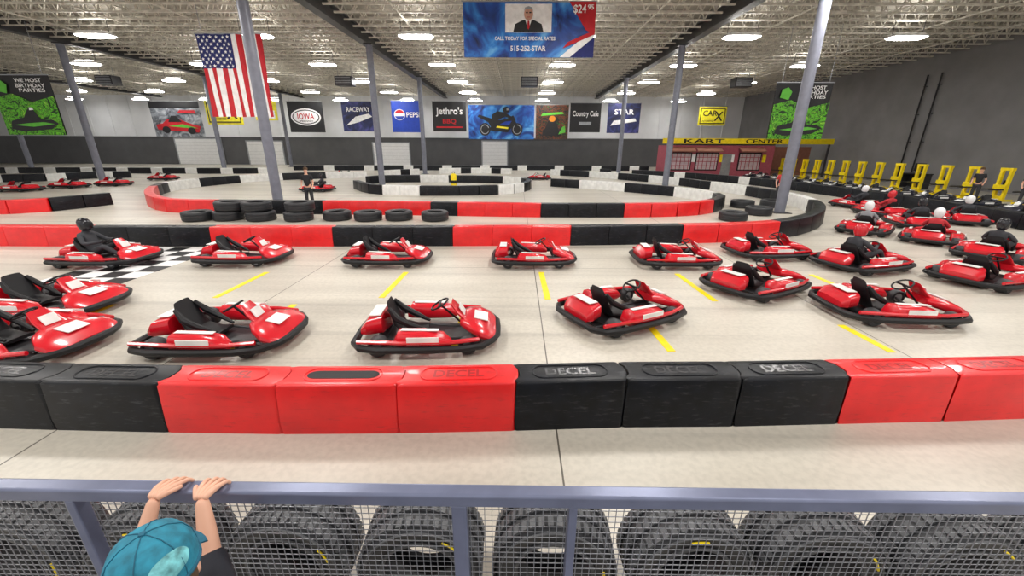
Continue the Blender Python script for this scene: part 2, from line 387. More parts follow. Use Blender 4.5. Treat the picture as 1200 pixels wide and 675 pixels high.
# ---------------- floor markings
mb=MB(); Y0=g(0,287).y-.15; cs=.46
for i in range(4):
    for j in range(15):
        mb.box((-9.95+cs*(i+.5),Y0-cs*(j+.5),.003),(cs,cs,.006),(i+j)%2)
tag(mb.build('checkered_line',[WHP,BKP]),'black and white chequered start line painted on the floor at left','floor marking')
ylab=['short yellow floor dash near the chequered line, upper row','second yellow floor dash of the upper row from the left','yellow floor dash of the upper row touching the dark floor joint','fourth yellow floor dash of the upper row','yellow floor dash of the upper row at far right',
 'leftmost yellow floor dash of the lower row','yellow floor dash behind the second near kart, lower row','yellow floor dash under the kart left of centre, lower row','yellow floor dash right of the floor joint, lower row','rightmost yellow floor dash of the lower row nearest the red blocks']
yl=[((313,319),(252,349)),((476,319),(447,349)),((634,319),(642,351)),((793,321),(838,353)),((950,322),(1008,346)),((133,357),(0,411)),((345,357),(266,412)),((547,358),(530,412)),((756,376),(787,412)),((985,381),(1046,413))]
for (a,b),l in zip(yl,ylab):
    A,B=g(*a),g(*b); d=(B-A); an=math.atan2(d.y,d.x); c=(A+B)/2
    o=MB().box((0,0,.003),(d.length,.115,.006)).build('yellow_floor_dash',YEL); o.location=(c.x,c.y,0); o.rotation_euler=(0,0,an); tag(o,l,'floor marking')
# ---------------- karts
def wheel(parent,x,y,r,w):
    o=MB().lathe([(r*.55,-w/2),(r*.86,-w/2),(r*.97,-w*.36),(r,-w*.15),(r,w*.15),(r*.97,w*.36),(r*.86,w/2),(r*.55,w/2)],20,0,'Y',closed=True).build('wheel',RUB,parent,True); o.location=(x,y,r)
    MB().lathe([(r*.56,-w*.42),(r*.3,-w*.2),(r*.12,-w*.45),(r*.12,w*.45),(r*.3,w*.2),(r*.56,w*.42)],14,0,'Y').build('rim',GRY,o,True)
def make_kart(body,accent,name='go_kart'):
    r=empty(name,(0,0,0),0,'','go-kart')
    P=[(.92,.42),(.99,.25),(1.0,0),(.99,-.25),(.92,-.42),(.78,-.60),(.5,-.68),(0,-.70),(-.6,-.69),(-.85,-.62),(-.97,-.45),(-.99,0),(-.97,.45),(-.85,.62),(-.6,.69),(0,.70),(.5,.68),(.78,.60)]
    MB().tube([(x,y,.15) for x,y in P],.05,8,0,True).build('bumper',BKP,r,True)
    for s in (-1,1): MB().tube([(-.88,s*.60,.235),(-.3,s*.655,.235),(.4,s*.655,.235),(.74,s*.57,.235)],.03,8).build('side_rail',body,r,True)
    mb=MB().box((.0,0,.07),(1.5,.62,.02))
    for s in (-1,1): mb.tube([(-.8,s*.3,.08),(-.1,s*.3,.08),(.3,s*.22,.08),(.85,s*.2,.08)],.022,6); mb.bar((.50,s*.2,.09),(.55,s*.5,.13),.03)
    mb.bar((-.62,-.52,.10),(-.62,.52,.10),.05)
    mb.build('chassis',DKG,r)
    for s in (-1,1):
        MB().loft([ring(-.40,s*.5,.20,.2,.12),ring(-.34,s*.51,.24,.28,.24),ring(0,s*.52,.235,.3,.25),ring(.25,s*.53,.21,.28,.20),ring(.36,s*.53,.17,.16,.08)]).build('side_pod',body,r,True)
        MB().box((0,s*.675,.27),(.42,.012,.1)).build('number_strip',accent,r)
        MB().box((-.05,s*.52,.365),(.5,.07,.008),0,Matrix.Rotation(.03,3,'Y')).build('pod_stripe',accent,r)
    MB().loft([ring(.46,0,.30,.4,.12,3),ring(.58,0,.29,.72,.18,3),ring(.75,0,.24,.98,.2,3),ring(.88,0,.19,.98,.16,3),ring(.97,0,.15,.78,.1,3)]).build('nose_cone',body,r,True)
    MB().box((.76,0,.345),(.2,.3,.01),0,Matrix.Rotation(.26,3,'Y')).build('nose_plate',accent,r)
    MB().loft([ring(.54,0,.33,.36,.08,4,16,'X'),ring(.42,0,.45,.32,.07,4,16,'X'),ring(.34,0,.56,.24,.05,4,16,'X')]).build('steering_fairing',body,r,True)
    MB().box((.485,0,.455),(.012,.2,.14),0,Matrix.Rotation(-.55,3,'Y')).build('number_plate',accent,r)
    mb=MB()
    A=[ring(-.02,0,.16,.34,.05,3,16,'X'),ring(-.2,0,.14,.42,.07,3,16,'X'),ring(-.38,0,.18,.43,.1,3,16,'X'),ring(-.47,0,.34,.42,.12,3,16,'X'),ring(-.53,0,.50,.38,.09,3,16,'X'),ring(-.56,0,.60,.28,.05,3,16,'X')]
    mb.loft(A)
    for s in (-1,1): mb.tube([(-.02,s*.17,.2),(-.25,s*.22,.3),(-.42,s*.22,.40),(-.53,s*.18,.54)],.035,8,0,rs=[.02,.045,.05,.03])
    mb.build('seat',BKP,r,True)
    mb=MB(); c=Vector((.16,0,.53)); ax=Vector((-.5,0,.86)); u=Vector((0,1,0)); v=ax.cross(u)
    mb.tube([c+u*.14*math.cos(t)+v*.14*math.sin(t) for t in [2*pi*k/20 for k in range(20)]],.014,6,0,True); mb.bar(c-u*.13,c+u*.13,.025); mb.bar(c,(.5,0,.2),.025)
    mb.build('steering_wheel',BKP,r,True)
    MB().loft([ring(-.58,.2,.26,.3,.2,4),ring(-.64,.1,.29,.66,.28,4),ring(-.84,.05,.27,.72,.24,4),ring(-.93,.05,.22,.62,.12,4)]).build('engine_cover',body,r,True)
    MB().box((-.74,.05,.43),(.16,.42,.012)).build('cover_stripe',accent,r)
    for x,rr,w in ((.58,.13,.13),(-.62,.14,.2)):
        for s in (-1,1): wheel(r,x,s*.53,rr,w)
    return r
def driver(loc,rz,suit,helm,label):
    r=empty('person',loc,rz,label,'person')
    V=[((-.27,0,.3),.13),((-.34,0,.46),.125),((-.39,0,.62),.14),((-.37,0,.74),.07),((-.35,0,.82),.06)]
    E=[(0,1),(1,2),(2,3),(3,4)]
    for s in (-1,1):
        b=len(V); V+=[((-.37,s*.17,.67),.065),((-.2,s*.29,.5),.048),((.03,s*.2,.53),.036),((.12,s*.14,.55),.03)]; E+=[(2,b),(b,b+1),(b+1,b+2),(b+2,b+3)]
        b=len(V); V+=[((-.18,s*.11,.28),.09),((.16,s*.2,.44),.062),((.42,s*.16,.24),.045),((.54,s*.14,.16),.035),((.58,s*.14,.26),.03)]; E+=[(0,b),(b,b+1),(b+1,b+2),(b+2,b+3),(b+3,b+4)]
    skin('body',[(V,E)],suit,r,2)
    for s in (-1,1):
        glv=[]
        for k in range(4):
            glv.append(chain([((.10,s*.145,.555),.012),((.14,s*.142,.58-.012*k),.011),((.17,s*.13,.555-.014*k),.009),((.15,s*.115,.535-.014*k),.008)]))
        glv.append(chain([((.09,s*.13,.55),.012),((.11,s*.105,.565),.010),((.14,s*.10,.555),.008)]))
        skin('glove',glv,BKP,r,1)
    MB().loft([ring(.78,-.34,0,.16,.16,2.2,20,'Z'),ring(.82,-.32,0,.25,.21,2.4,20,'Z'),ring(.90,-.33,0,.29,.25,2.2,20,'Z'),ring(.98,-.34,0,.27,.245,2.1,20,'Z'),ring(1.04,-.35,0,.19,.18,2,20,'Z'),ring(1.07,-.35,0,.08,.08,2,20,'Z')]).build('helmet',helm,r,True)
    MB().loft([ring(.875,-.275,0,.2,.2,2.4,20,'Z'),ring(.92,-.285,0,.215,.215,2.4,20,'Z'),ring(.965,-.29,0,.2,.2,2.4,20,'Z')]).build('visor',BKP,r,True)
    return r
def hd(a,b):
    A,B=g(*a),g(*b); d=B-A; return math.atan2(d.y,d.x)
K0=make_kart(KRED,WHT); K1=make_kart(KBLK,WHT)
HW=mat('helmet_white',(.75,.75,.77),.2); HK=mat('helmet_black',(.015,.015,.02),.15); HR=mat('helmet_red',(.55,.02,.03),.2)
SU1=mat('charcoal_suit',(.04,.042,.05),.8); SU2=mat('grey_suit',(.28,.28,.3),.8); SU3=mat('red_suit',(.5,.03,.04),.8)
karts=[((32,408),0,'at the lower left edge nearest the front barrier',None),
((66,362),0,'left, beside the chequered line',None),
((270,398),.02,'covering a yellow dash, left of centre in the near lane',None),
((505,395),.06,'just left of centre, close to the front barrier',None),
((728,371),hd((650,385),(805,350)),'right of the dark floor joint, angled towards the bend',None),
((884,338),hd((825,350),(955,318)),'angled into the bend right of the upper yellow dashes',None),
((1035,367),-.05,'alone in the near lane at right',None),
((1152,330),.35,'lowest of the cluster at the right edge',None),
((1165,302),.5,'at the right edge, carrying a driver with a black helmet',(SU1,HK,'driver in charcoal suit and black helmet at the right edge')),
((130,307),0,'crossing the top of the chequered line',(SU1,HK,'driver with black helmet near the chequered line')),
((290,305),0,'in the far lane, right of the chequered line',None),
((457,306),0,'in the far lane before the black barrier stretch left of centre',None),
((625,307),0,'in the far lane nearest the dark floor joint',None),
((790,308),0,'in the far lane, fourth to the right of the chequered line',None),
((897,299),.10,'in the far lane entering the bend',None),
((1008,313),.30,'between the bend entry and the right edge cluster',(SU1,HR,'driver in charcoal with red helmet entering the bend')),
((1012,272),.75,'in the bend, carrying a driver with a white helmet',(SU2,HW,'driver in grey with white helmet leaning through the bend')),
((1090,283),.75,'in the bend, right behind the white-helmeted driver',(SU3,HW,'driver in red suit and white helmet at the middle of the bend')),
((1122,261),1.1,'outermost in the bend beside the pit barrier',(SU1,HW,'driver in charcoal suit and white helmet beside the pit barrier')),
((1030,252),1.6,'leaving the bend beside the curved barrier end',(SU3,HR,'driver in red leaving the bend beside the curved barrier end')),
((1067,265),1.2,'in the bend, between two driven karts',(SU1,HK,'driver in charcoal with black helmet in the middle of the bend')),
((1000,243),1.75,'furthest along the outer lane beyond the bend',(SU1,HW,'driver in charcoal with white helmet furthest along the outer lane')),
((372,224),pi,'passing the steel column beyond the tyres',(SU1,HK,'distant driver passing beyond the tyre pile')),
((403,207.5),pi,'far away left of the inner island',None),
((25,224),pi,'distant, nearest the left edge of the far loop',None),
((82,220),pi,'distant, second from the left edge',None),
((134,217.5),pi,'distant, third from the left edge',None),
((192,211),pi,'distant, left of the big island end',None),
((632,210.5),pi,'distant, right of the inner island',None)]
for i,(p,a,l,dr) in enumerate(karts):
    c=g(*p); l='low red go-kart '+l
    if i==0: K0.location=(c.x,c.y,0); K0.rotation_euler=(0,0,a); K0['label']=l
    else: dup(K0,(c.x,c.y,0),a,l)
    if dr: driver((c.x,c.y,0),a,dr[0],dr[1],dr[2])
for i in range(11):
    loc=(22.3,18.2+i*2.15,0); l='black go-kart parked in the pit row behind the right barrier'
    if i==0: K1.location=loc; K1.rotation_euler=(0,0,pi); K1['label']=l; K1['group']='parked pit karts'
    else: dup(K1,loc,pi,l,'parked pit karts')
# ---------------- tyres
def tyre_prof(r,w,ri):
    return [(ri,-w*.42),(ri+.03,-w*.5),(r*.86,-w*.55),(r*.96,-w*.47),(r,-w*.38),(r,-w*.22),(r-.012,-w*.2),(r-.012,-w*.16),(r,-w*.14),(r,w*.14),(r-.012,w*.16),(r-.012,w*.2),(r,w*.22),(r,w*.38),(r*.96,w*.47),(r*.86,w*.55),(ri+.03,w*.5),(ri,w*.42),(ri+.02,w*.36),(r*.8,w*.4),(r*.85,0),(r*.8,-w*.4),(ri+.02,-w*.36)]
bt=MB().lathe(tyre_prof(.52,.32,.29),32,0,'Z',closed=True).mesh('loose_tyre',RUB,True)
tl=[((233,258),0),((269,257.3),0),((273,257.0),1),((307,257.8),0),((304,257.4),1),((351,258),0),((354,257.6),1),((396,257.2),0),((432,257.8),0),((468,257.2),0),((510,257.8),0),((858,258),0),((888,251.5),0),((904,242.5),0),((869,243),0)]
tlab={0:'leftmost tyre lying in front of the big island',1:'bottom tyre of the stack left of the flag column',2:'top tyre of the stack left of the flag column',3:'bottom tyre of the stack right at the flag column',4:'top tyre of the stack right at the flag column',5:'bottom tyre of the stack in front of the marshal',6:'top tyre of the stack in front of the marshal',7:'single flat tyre right of the marshal stack',8:'second flat tyre right of the marshal stack',9:'third flat tyre right of the marshal stack',10:'rightmost flat tyre of the left pile, by red blocks',11:'flat tyre alone in front of the island right end',12:'tyre at the left foot of the right column',13:'tyre just behind the right column',14:'tyre behind and left of the right column'}
for i,(p,lv) in enumerate(tl):
    c=g(*p); o=bpy.data.objects.new('loose_tyre',bt); C.objects.link(o); o.location=(c.x,c.y,.177+lv*.354); o.rotation_euler=(0,0,i); tag(o,'large black '+tlab[i],'tyre')
# upright tyres behind the fence: casing, worn sidewall ribs, bead ring, yellow crayon mark
TR,TW=.355,.30
mbt=MB().lathe(tyre_prof(TR,TW,.205),56,0,'Y',closed=True)
ut=mbt.mesh('casing',RUB,True)
mr=MB()
for rr,th in ((.885,.009),(.74,.006)): mr.tube([(TR*rr*math.cos(a),-TW*(.545 if rr>.8 else .525),TR*rr*math.sin(a)) for a in [2*pi*k/56 for k in range(56)]],th,6,0,True)
sr=[]
for rr,th in ((.885,.008),(.63,.013)):
    sr.append(MB().tube([(TR*rr*math.cos(a),-TW*(.54 if rr>.8 else .505),TR*rr*math.sin(a)) for a in [2*pi*k/56 for k in range(56)]],th,6,0,True).mesh('sidewall_rib',RUBR,True))
blk_=[]
tread=MB()
for k in range(44):
    a=2*pi*k/44
    for s,ph in ((-.40,0),(-.05,.5),(.3,0)):
        a2=a+ph*2*pi/44; p=Vector(((TR+.002)*math.cos(a2),s*TW,(TR+.002)*math.sin(a2))); tread.box(p,(.014,TW*.2,.032),0,Matrix.Rotation(-a2,3,'Y'))
tread.box((0,0,0),(.0001,.0001,.0001)) if False else None
tm=tread.mesh('tread',RUBR)
ym=MB().tube([(.285*math.cos(1.0+q*.07),-TW*.55,.285*math.sin(1.0+q*.07)) for q in range(6)],.007,5).mesh('yellow_marking',YEL)
xs=[-100,50,200,350,498,648,798,948,1098,1248]
nm=['at the left edge','left of the boy','behind the boy','just right of the boy','left of the thick post','right of the thick post','second right of the thick post','third right of the thick post','fourth right of the thick post','at the right edge']
for i,x in enumerate(xs):
    p=atY(x,645,1.83); r=empty('upright_tyre',(p.x,p.y+.012*(i%2),.359),0,'large black tyre standing upright behind the fence '+nm[i],'tyre'); r.rotation_euler=(0,[.3,1.2,-.4,.7][i%4],[.03,-.04,.05,-.02][i%4])
    for n_,me in [('casing',ut),('sidewall_rib',sr[0]),('sidewall_rib',sr[1]),('tread',tm),('yellow_marking',ym)]:
        o=bpy.data.objects.new(n_,me); C.objects.link(o); o.parent=r
# ---------------- platform and fence
struct(MB().box((0,.06,.3),(5.6,2.0,.6)).build('floor_platform',mat('platform_concrete',(.25,.25,.26),.7)))
fr=empty('guard_railing',(0,1.026,.6),0,'blue-grey painted steel guard railing with wire mesh in the foreground','railing')
MB().box((0,0,1.025),(5.2,.052,.05)).build('top_rail',STEEL,fr,bevel=.008)
MB().box((0,0,.1),(5.2,.04,.04)).build('bottom_rail',STEEL,fr)
for px,wd in ((541,.05),(112,.03),(668,.028),(-250,.05),(1330,.05)):
    X=atY(px,635,1.026).x; MB().box((X,0,.5),(wd,.045,1.0)).build('post',STEEL,fr,bevel=.004)
mb=MB(); x=-2.5
while x<2.5: mb.bar((x,.014,.12),(x,.014,1.0),.0023); x+=.0245
z=.14
while z<1.0: mb.bar((-2.5,.017,z),(2.5,.017,z),.0023); z+=.0245
mb.build('wire_mesh',WIRE,fr)
MB().box((0,.012,.985),(5.1,.02,.018)).build('mesh_frame',STEEL,fr)
# ---------------- boy at the rail
SK=mat('skin_light',(.72,.40,.28),.5,var=.05); BS=mat('black_shirt',(.012,.014,.022),.85); JN=mat('blue_jeans',(.05,.08,.18),.85); HRM=mat('brown_hair',(.09,.05,.025),.7)
boy=empty('person',(-.84,.62,.6),0,'boy in teal cap and black shirt gripping the railing with both hands','person')
O=Vector((-.84,.62,.6))
def q(x,y,z): return Vector((x,y,z))-O
HCW=Vector((-.875,.70,1.712))
V=[(q(-.80,.60,1.16),.085),(q(-.81,.60,1.28),.08),(q(-.84,.63,1.41),.09),(q(-.86,.65,1.50),.045),(q(-.87,.665,1.56),.04),(q(HCW.x,HCW.y,HCW.z-.075),.065),(q(HCW.x,HCW.y,HCW.z),.070)]
E=[(0,1),(1,2),(2,3),(3,4),(4,5),(5,6)]
arms=[[q(-.965,.67,1.46),q(-1.14,.86,1.49),q(-1.115,.965,1.668)],[q(-.75,.70,1.49),q(-.915,.88,1.515),q(-.970,.965,1.668)]]
for A in arms:
    b=len(V); V+=[(A[0],.042),(A[1],.030),(A[1].lerp(A[2],.4),.028),(A[2],.018)]; E+=[(2,b),(b,b+1),(b+1,b+2),(b+2,b+3)]
for s in (-1,1):
    b=len(V); V+=[(q(-.80+s*.07,.60,1.08),.06),(q(-.80+s*.08,.62,.88),.042),(q(-.80+s*.08,.59,.67),.028),(q(-.80+s*.08,.69,.63),.026)]; E+=[(0,b),(b,b+1),(b+1,b+2),(b+2,b+3)]
comps=[(V,E)]
for si,A in enumerate(arms):
    W=A[2]; cx=1 if si==0 else -1
    for k in range(4):
        dx=(-1.5+k)*.0165; ln=[.8,.96,1,.9][k] if si==0 else [.9,1,.96,.78][k]
        skew=.006 if si==0 else .0
        comps.append(chain([(W+Vector((dx*.4,-.01,0)),.0115),(W+Vector((dx*.9+skew,.028,.006)),.0102),(W+Vector((dx*1.2+skew*2,.028+.026*ln,.004)),.0074),(W+Vector((dx*1.35+skew*2.6,.028+.05*ln,-.002)),.0068),(W+Vector((dx*1.4+skew*3,.030+.06*ln,-.020)),.0058)]))
    t=cx
    comps.append(chain([(W+Vector((t*.008,-.008,0)),.0115),(W+Vector((t*.026,.012,.002)),.0092),(W+Vector((t*.042,.030,.001)),.0075),(W+Vector((t*.050,.046,-.001)),.0062)]))
skin('body',comps,SK,boy,2)
V2=[(q(-.80,.60,1.12),.10),(q(-.81,.60,1.27),.098),(q(-.84,.63,1.40),.105),(q(-.86,.645,1.48),.055)]; E2=[(0,1),(1,2),(2,3)]
for si,A in enumerate(arms):
    b=len(V2)
    if si==0: V2+=[(A[0],.058),(A[0].lerp(A[1],.6),.046)]; E2+=[(2,b),(b,b+1)]
    else: V2+=[(A[0],.06),(A[0].lerp(A[1],.6),.05),(A[1]+Vector((.004,-.004,-.006)),.044),(A[1].lerp(A[2],.16),.040)]; E2+=[(2,b),(b,b+1),(b+1,b+2),(b+2,b+3)]
skin('shirt',[(V2,E2)],BS,boy,2)
V3=[(q(-.80,.60,1.12),.09)];E3=[]
for s in (-1,1):
    b=len(V3); V3+=[(q(-.80+s*.07,.60,1.05),.072),(q(-.80+s*.08,.62,.88),.058),(q(-.80+s*.08,.59,.70),.048)]; E3+=[(0,b),(b,b+1),(b+1,b+2)]
skin('jeans',[(V3,E3)],JN,boy,2)
for s in (-1,1):
    o=MB().loft([ring(-.09,0,.035,.05,.06,3,16,'Y'),ring(-.03,0,.045,.075,.085,3,16,'Y'),ring(.06,0,.035,.08,.06,3,16,'Y'),ring(.12,0,.025,.05,.035,3,16,'Y')]).build('shoe',BKP,boy,True); o.location=q(-.80+s*.08,.61,.605)
HC=HCW-O; hr=Matrix.Rotation(math.radians(40),4,'Z')@Matrix.Rotation(math.radians(-4),4,'X')@Matrix.Scale(.92,4)
def headpart(mb,name,m,smooth=True):
    o=mb.build(name,m,boy,smooth); o.matrix_local=Matrix.Translation(HC)@hr; return o
mb=MB(); mb.loft([ring(-.115,0,.0,.10,.10,2.2,24,'Z'),ring(-.08,0,.0,.135,.165,2.2,24,'Z'),ring(-.03,0,0,.152,.185,2.1,24,'Z'),ring(.03,0,0,.155,.19,2.1,24,'Z'),ring(.07,0,0,.12,.15,2,24,'Z')])
mb.loft([ring(.085,0,-.05,.02,.02,2,10,'Y'),ring(.105,0,-.045,.018,.022,2,10,'Y'),ring(.112,0,-.042,.008,.01,2,10,'Y')])
for s in (-1,1): mb.lathe([(.004,-.008),(.022,-.006),(.026,0),(.02,.007),(.004,.004)],14,0,'X',c=(s*.08,-.005,-.03))
headpart(mb,'head',SK)
for s in (-1,1): headpart(MB().lathe([(.001,-.004),(.009,-.003),(.012,.002),(.001,.006)],12,0,'Y',c=(s*.032,.088,-.018)),'eye',WHP)
headpart(MB().box((0,.09,-.075),(.04,.006,.008)),'mouth',REDL)
headpart(MB().loft([ring(-.085,0,-.035,.12,.12,2.2,24,'Z'),ring(-.04,0,-.015,.168,.175,2.2,24,'Z'),ring(.0,0,-.006,.17,.185,2.2,24,'Z')]),'hair',HRM)
TEAL=mat('teal_cap_cloth',(.015,.20,.30),.75,var=.35,scale=30); TEALD=mat('teal_brim_cloth',(.008,.11,.18),.75,var=.2,scale=25); LIME=mat('pale_cyan_print',(.16,.48,.52),.6,var=.5,scale=45)
prof=[(.098,0),(.101,.03),(.096,.065),(.080,.095),(.052,.115),(.02,.124),(.001,.126)]
mb=MB(); 
mb.loft([[Vector((r*math.cos(a)*.96,r*math.sin(a)*1.08,h)) for a in [2*pi*k/32 for k in range(32)]] for r,h in prof])
headpart(mb,'cap_crown',TEAL)
mb=MB()
for k in range(6):
    a=2*pi*k/6+.26; mb.tube([(r*math.cos(a)*.965,r*math.sin(a)*1.085,h+.001) for r,h in prof],.0014,5)
mb.tube([(.099*math.cos(a)*.96,.099*math.sin(a)*1.08,.006) for a in [2*pi*k/32 for k in range(32)]],.006,6,0,True)
headpart(mb,'cap_seams',TEALD)
headpart(MB().lathe([(.009,.122),(.008,.13),(.001,.132)],12),'cap_button',TEALD)
vs=[];n=16
for lv in range(2):
    for j in range(4):
        for k in range(n+1):
            a=pi*(.14+.72*k/n); rr=.094+j*.019*math.sin(a)**.6; vs.append((rr*math.cos(a)*(.96),rr*math.sin(a)*1.08,.008-.010*j*.6+ -.014*abs(math.cos(a))-lv*.004))
fs=[];m_=n+1
for j in range(3):
    for k in range(n):
        fs.append((j*m_+k,j*m_+k+1,(j+1)*m_+k+1,(j+1)*m_+k)); b=4*m_; fs.append((b+j*m_+k,b+(j+1)*m_+k,b+(j+1)*m_+k+1,b+j*m_+k+1))
for k in range(n): fs.append((3*m_+k,3*m_+k+1,7*m_+k+1,7*m_+k))
mb=MB().add(vs,fs); headpart(mb,'cap_brim',TEALD)
def capP(a,t,e=.002):
    i=min(int(t*(len(prof)-1)),len(prof)-2); f=t*(len(prof)-1)-i; r=prof[i][0]*(1-f)+prof[i+1][0]*f; h=prof[i][1]*(1-f)+prof[i+1][1]*f
    return (r*math.cos(a)*(.97+e),r*math.sin(a)*(1.09+e),h+e)
A0=-1.05; nA,nT=14,10; vs=[];fs=[]
for i in range(nT+1):
    t=.18+.30*i/nT; wd=.48*math.sqrt(max(0,1-((i/nT-.5)*2)**2))+.04
    for j in range(nA+1): vs.append(capP(A0+wd*(j/nA*2-1),t,.003))
for i in range(nT):
    for j in range(nA): k=i*(nA+1)+j; fs.append((k,k+1,k+nA+2,k+nA+1))
headpart(MB().add(vs,fs),'cap_patch',LIME)
# ---------------- standing people
def staff(loc,rz,label,shirt,trou,hair,h=1.0,bend=0):
    r=empty('person',loc,rz,label,'person'); b_=bend
    def F(p): return Vector((p[0],p[1]-(b_*(p[2]-.95) if p[2]>.95 else 0),p[2]))*h
    V=[((0,0,.95),.12),((0,0,1.12),.11),((0,0,1.34),.13),((0,0,1.49),.065),((0,0,1.55),.052),((0,-.015,1.62),.08),((0,-.005,1.70),.088)]; E=[(i,i+1) for i in range(6)]
    comps=[]; T=[(F((0,0,.93)),.135*h),(F((0,0,1.12)),.13*h),(F((0,0,1.36)),.15*h),(F((0,0,1.47)),.075*h)]; TE=[(0,1),(1,2),(2,3)]
    P=[(F((0,0,.95)),.13*h)];PE=[]
    for s in (-1,1):
        b=len(V); V+=[((s*.17,0,1.42),.055),((s*.24,.02,1.15),.04),((s*.23,-.14,.98),.027),((s*.22,-.19,.95),.028)]; E+=[(2,b),(b,b+1),(b+1,b+2),(b+2,b+3)]
        b=len(T); T+=[(F((s*.17,0,1.42)),.072*h),(F((s*.22,.01,1.23)),.06*h)]; TE+=[(2,b),(b,b+1)]
        b=len(V); V+=[((s*.09,0,.86),.08),((s*.11,-.02,.5),.055),((s*.12,.02,.1),.035),((s*.12,-.1,.05),.035)]; E+=[(0,b),(b,b+1),(b+1,b+2),(b+2,b+3)]
        b=len(P); P+=[(F((s*.09,0,.86)),.1*h),(F((s*.11,-.02,.5)),.075*h),(F((s*.12,.015,.1)),.06*h)]; PE+=[(0,b),(b,b+1),(b+1,b+2)]
        for k in range(4): comps.append(chain([(F((s*.22,-.17,.955)),.012),(F((s*(.205+.014*k),-.225,.945)),.0105),(F((s*(.203+.014*k),-.25,.915)),.009),(F((s*(.203+.014*k),-.245,.885)),.008)]))
        comps.append(chain([(F((s*.215,-.17,.955)),.012),(F((s*.19,-.2,.95)),.0105),(F((s*.185,-.225,.925)),.009)]))
        o=MB().loft([ring(.09,0,.04,.06,.07,3,14,'Y'),ring(0,0,.05,.09,.1,3,14,'Y'),ring(-.12,0,.04,.1,.07,3,14,'Y'),ring(-.19,0,.03,.06,.05,3,14,'Y')]).build('shoe',BKP,r,True); o.location=(s*.12*h,.02,.0)
    skin('body',[([(F(p),rr*h) for p,rr in V],E)]+comps,SK,r,2); skin('shirt',[(T,TE)],shirt,r,2); skin('trousers',[(P,PE)],trou,r,2)
    hp=F((0,.015,1.73)); MB().loft([ring(-.06,0,.03,.17,.12,2,18,'Z'),ring(0,0,.01,.19,.19,2,18,'Z'),ring(.05,0,.0,.16,.17,2,18,'Z'),ring(.085,0,0,.06,.08,2,18,'Z')]).build('hair',hair,r,True).location=hp
    f=F((0,-.09,1.66))
    MB().loft([ring(.01,0,.02,.02,.03,2,8,'Y'),ring(-.025,0,-.005,.022,.02,2,8,'Y')]).build('nose',SK,r,True).location=f
    for s in (-1,1): MB().lathe([(.001,-.006),(.01,-.003),(.012,.004)],10,0,'Y').build('eye',BKP,r).location=f+Vector((s*.032,.004,.025))
    return r
BKC=mat('black_jacket',(.015,.015,.018),.8); RDC=mat('red_jacket',(.5,.03,.03),.8); DKT=mat('dark_trousers',(.03,.03,.035),.85)
p=g(345,250); staff((p.x,18.55,0),.2,'track marshal in black standing among the tyres by the flag column',BKC,DKT,HRM)
staff((12.95,20.6,0),-.4,'person in a red jacket standing beside the right column',RDC,DKT,HRM)
staff((24.6,22.6,0),-1.0,'pit worker in black with arms forward beside the yellow stands',BKC,DKT,HRM,bend=.15)
staff((24.9,20.6,0),-.7,'pit worker in black bending forward, rightmost at the yellow stands',BKC,DKT,HRM,bend=.35)
p=g(532,221); r=empty('marker_drum',(p.x,p.y,0),0,'small yellow and black marker drum on the inner island','marker')
MB().lathe([(.3,0),(.3,.06),(.2,.08),(.19,.9),(.15,.95),(.05,1.0)],18).build('drum_body',YEL,r,True)
MB().lathe([(.205,.35),(.205,.55)],18).build('black_band',BKP,r,True); MB().tube([(-.08,0,.98),(-.06,0,1.1),(.06,0,1.1),(.08,0,.98)],.015,6).build('handle',BKP,r)
# ---------------- pit stands
def stand(x,y,rz,l,h=1.6):
    r=empty('kart_lift_stand',(x,y,0),rz,l,'lift stand','yellow lift stands in the pit lane')
    for s in (-1,1): MB().box((0,s*.22,h/2+.08),(.16,.13,h-.06)).build('upright',YEL,r,bevel=.01); MB().box((-.1,s*.26,.05),(1.2,.12,.1)).build('foot',YEL,r)
    MB().box((0,0,h+.08),(.18,.6,.14)).build('top_bar',YEL,r); MB().box((-.1,0,.72),(.12,.6,.3)).build('carriage',YEL,r); MB().box((0,0,.2),(.14,.4,.16)).build('cross_bar',YEL,r)
    for s in (-1,1): MB().box((-.5,s*.24,.62),(.8,.08,.07)).build('fork',DKG,r)
    MB().box((.14,0,.95),(.12,.2,.3)).build('motor_box',BKP,r)
    MB().tube([(.1,0,h*.6),(.3,0,h*.75),(.35,0,h*.95)],.025,8).build('crank_handle',DKG,r)
for i in range(14):
    stand(26.4,21.4+i*1.62,0,'stout yellow steel kart lift stand in the row before the grey wall')
r=empty('work_desk',(28.6,30.5,0),0,'dark work desk with a monitor beside the grey wall pipes','desk')
MB().box((0,0,1.0),(.9,1.6,.06)).build('desk_top',BKP,r); MB().box((.3,0,.5),(.1,1.5,.96)).box((0,-.75,.5),(.8,.06,.96)).box((0,.75,.5),(.8,.06,.96)).build('desk_body',DKG,r)
MB().box((.1,0,1.45),(.06,.8,.55)).box((.1,0,1.1),(.1,.1,.16)).build('monitor',BKP,r,bevel=.01)
for i,(x,l) in enumerate(((1058,'left one of two'),(1073,'right one of two'))):
    a=atX(x,185,RW-.15)
    r=empty('wall_conduit',(RW-.14,a.y,0),0,'thin black vertical conduit on the grey wall, '+l,'pipe')
    MB().tube([(0,0,.3),(0,0,8.0)],.055,10).build('pipe',BKP,r,True)
    for z in (1.2,3.2,5.2,7.2): MB().box((.06,0,z),(.14,.24,.05)).build('bracket',DKG,r)
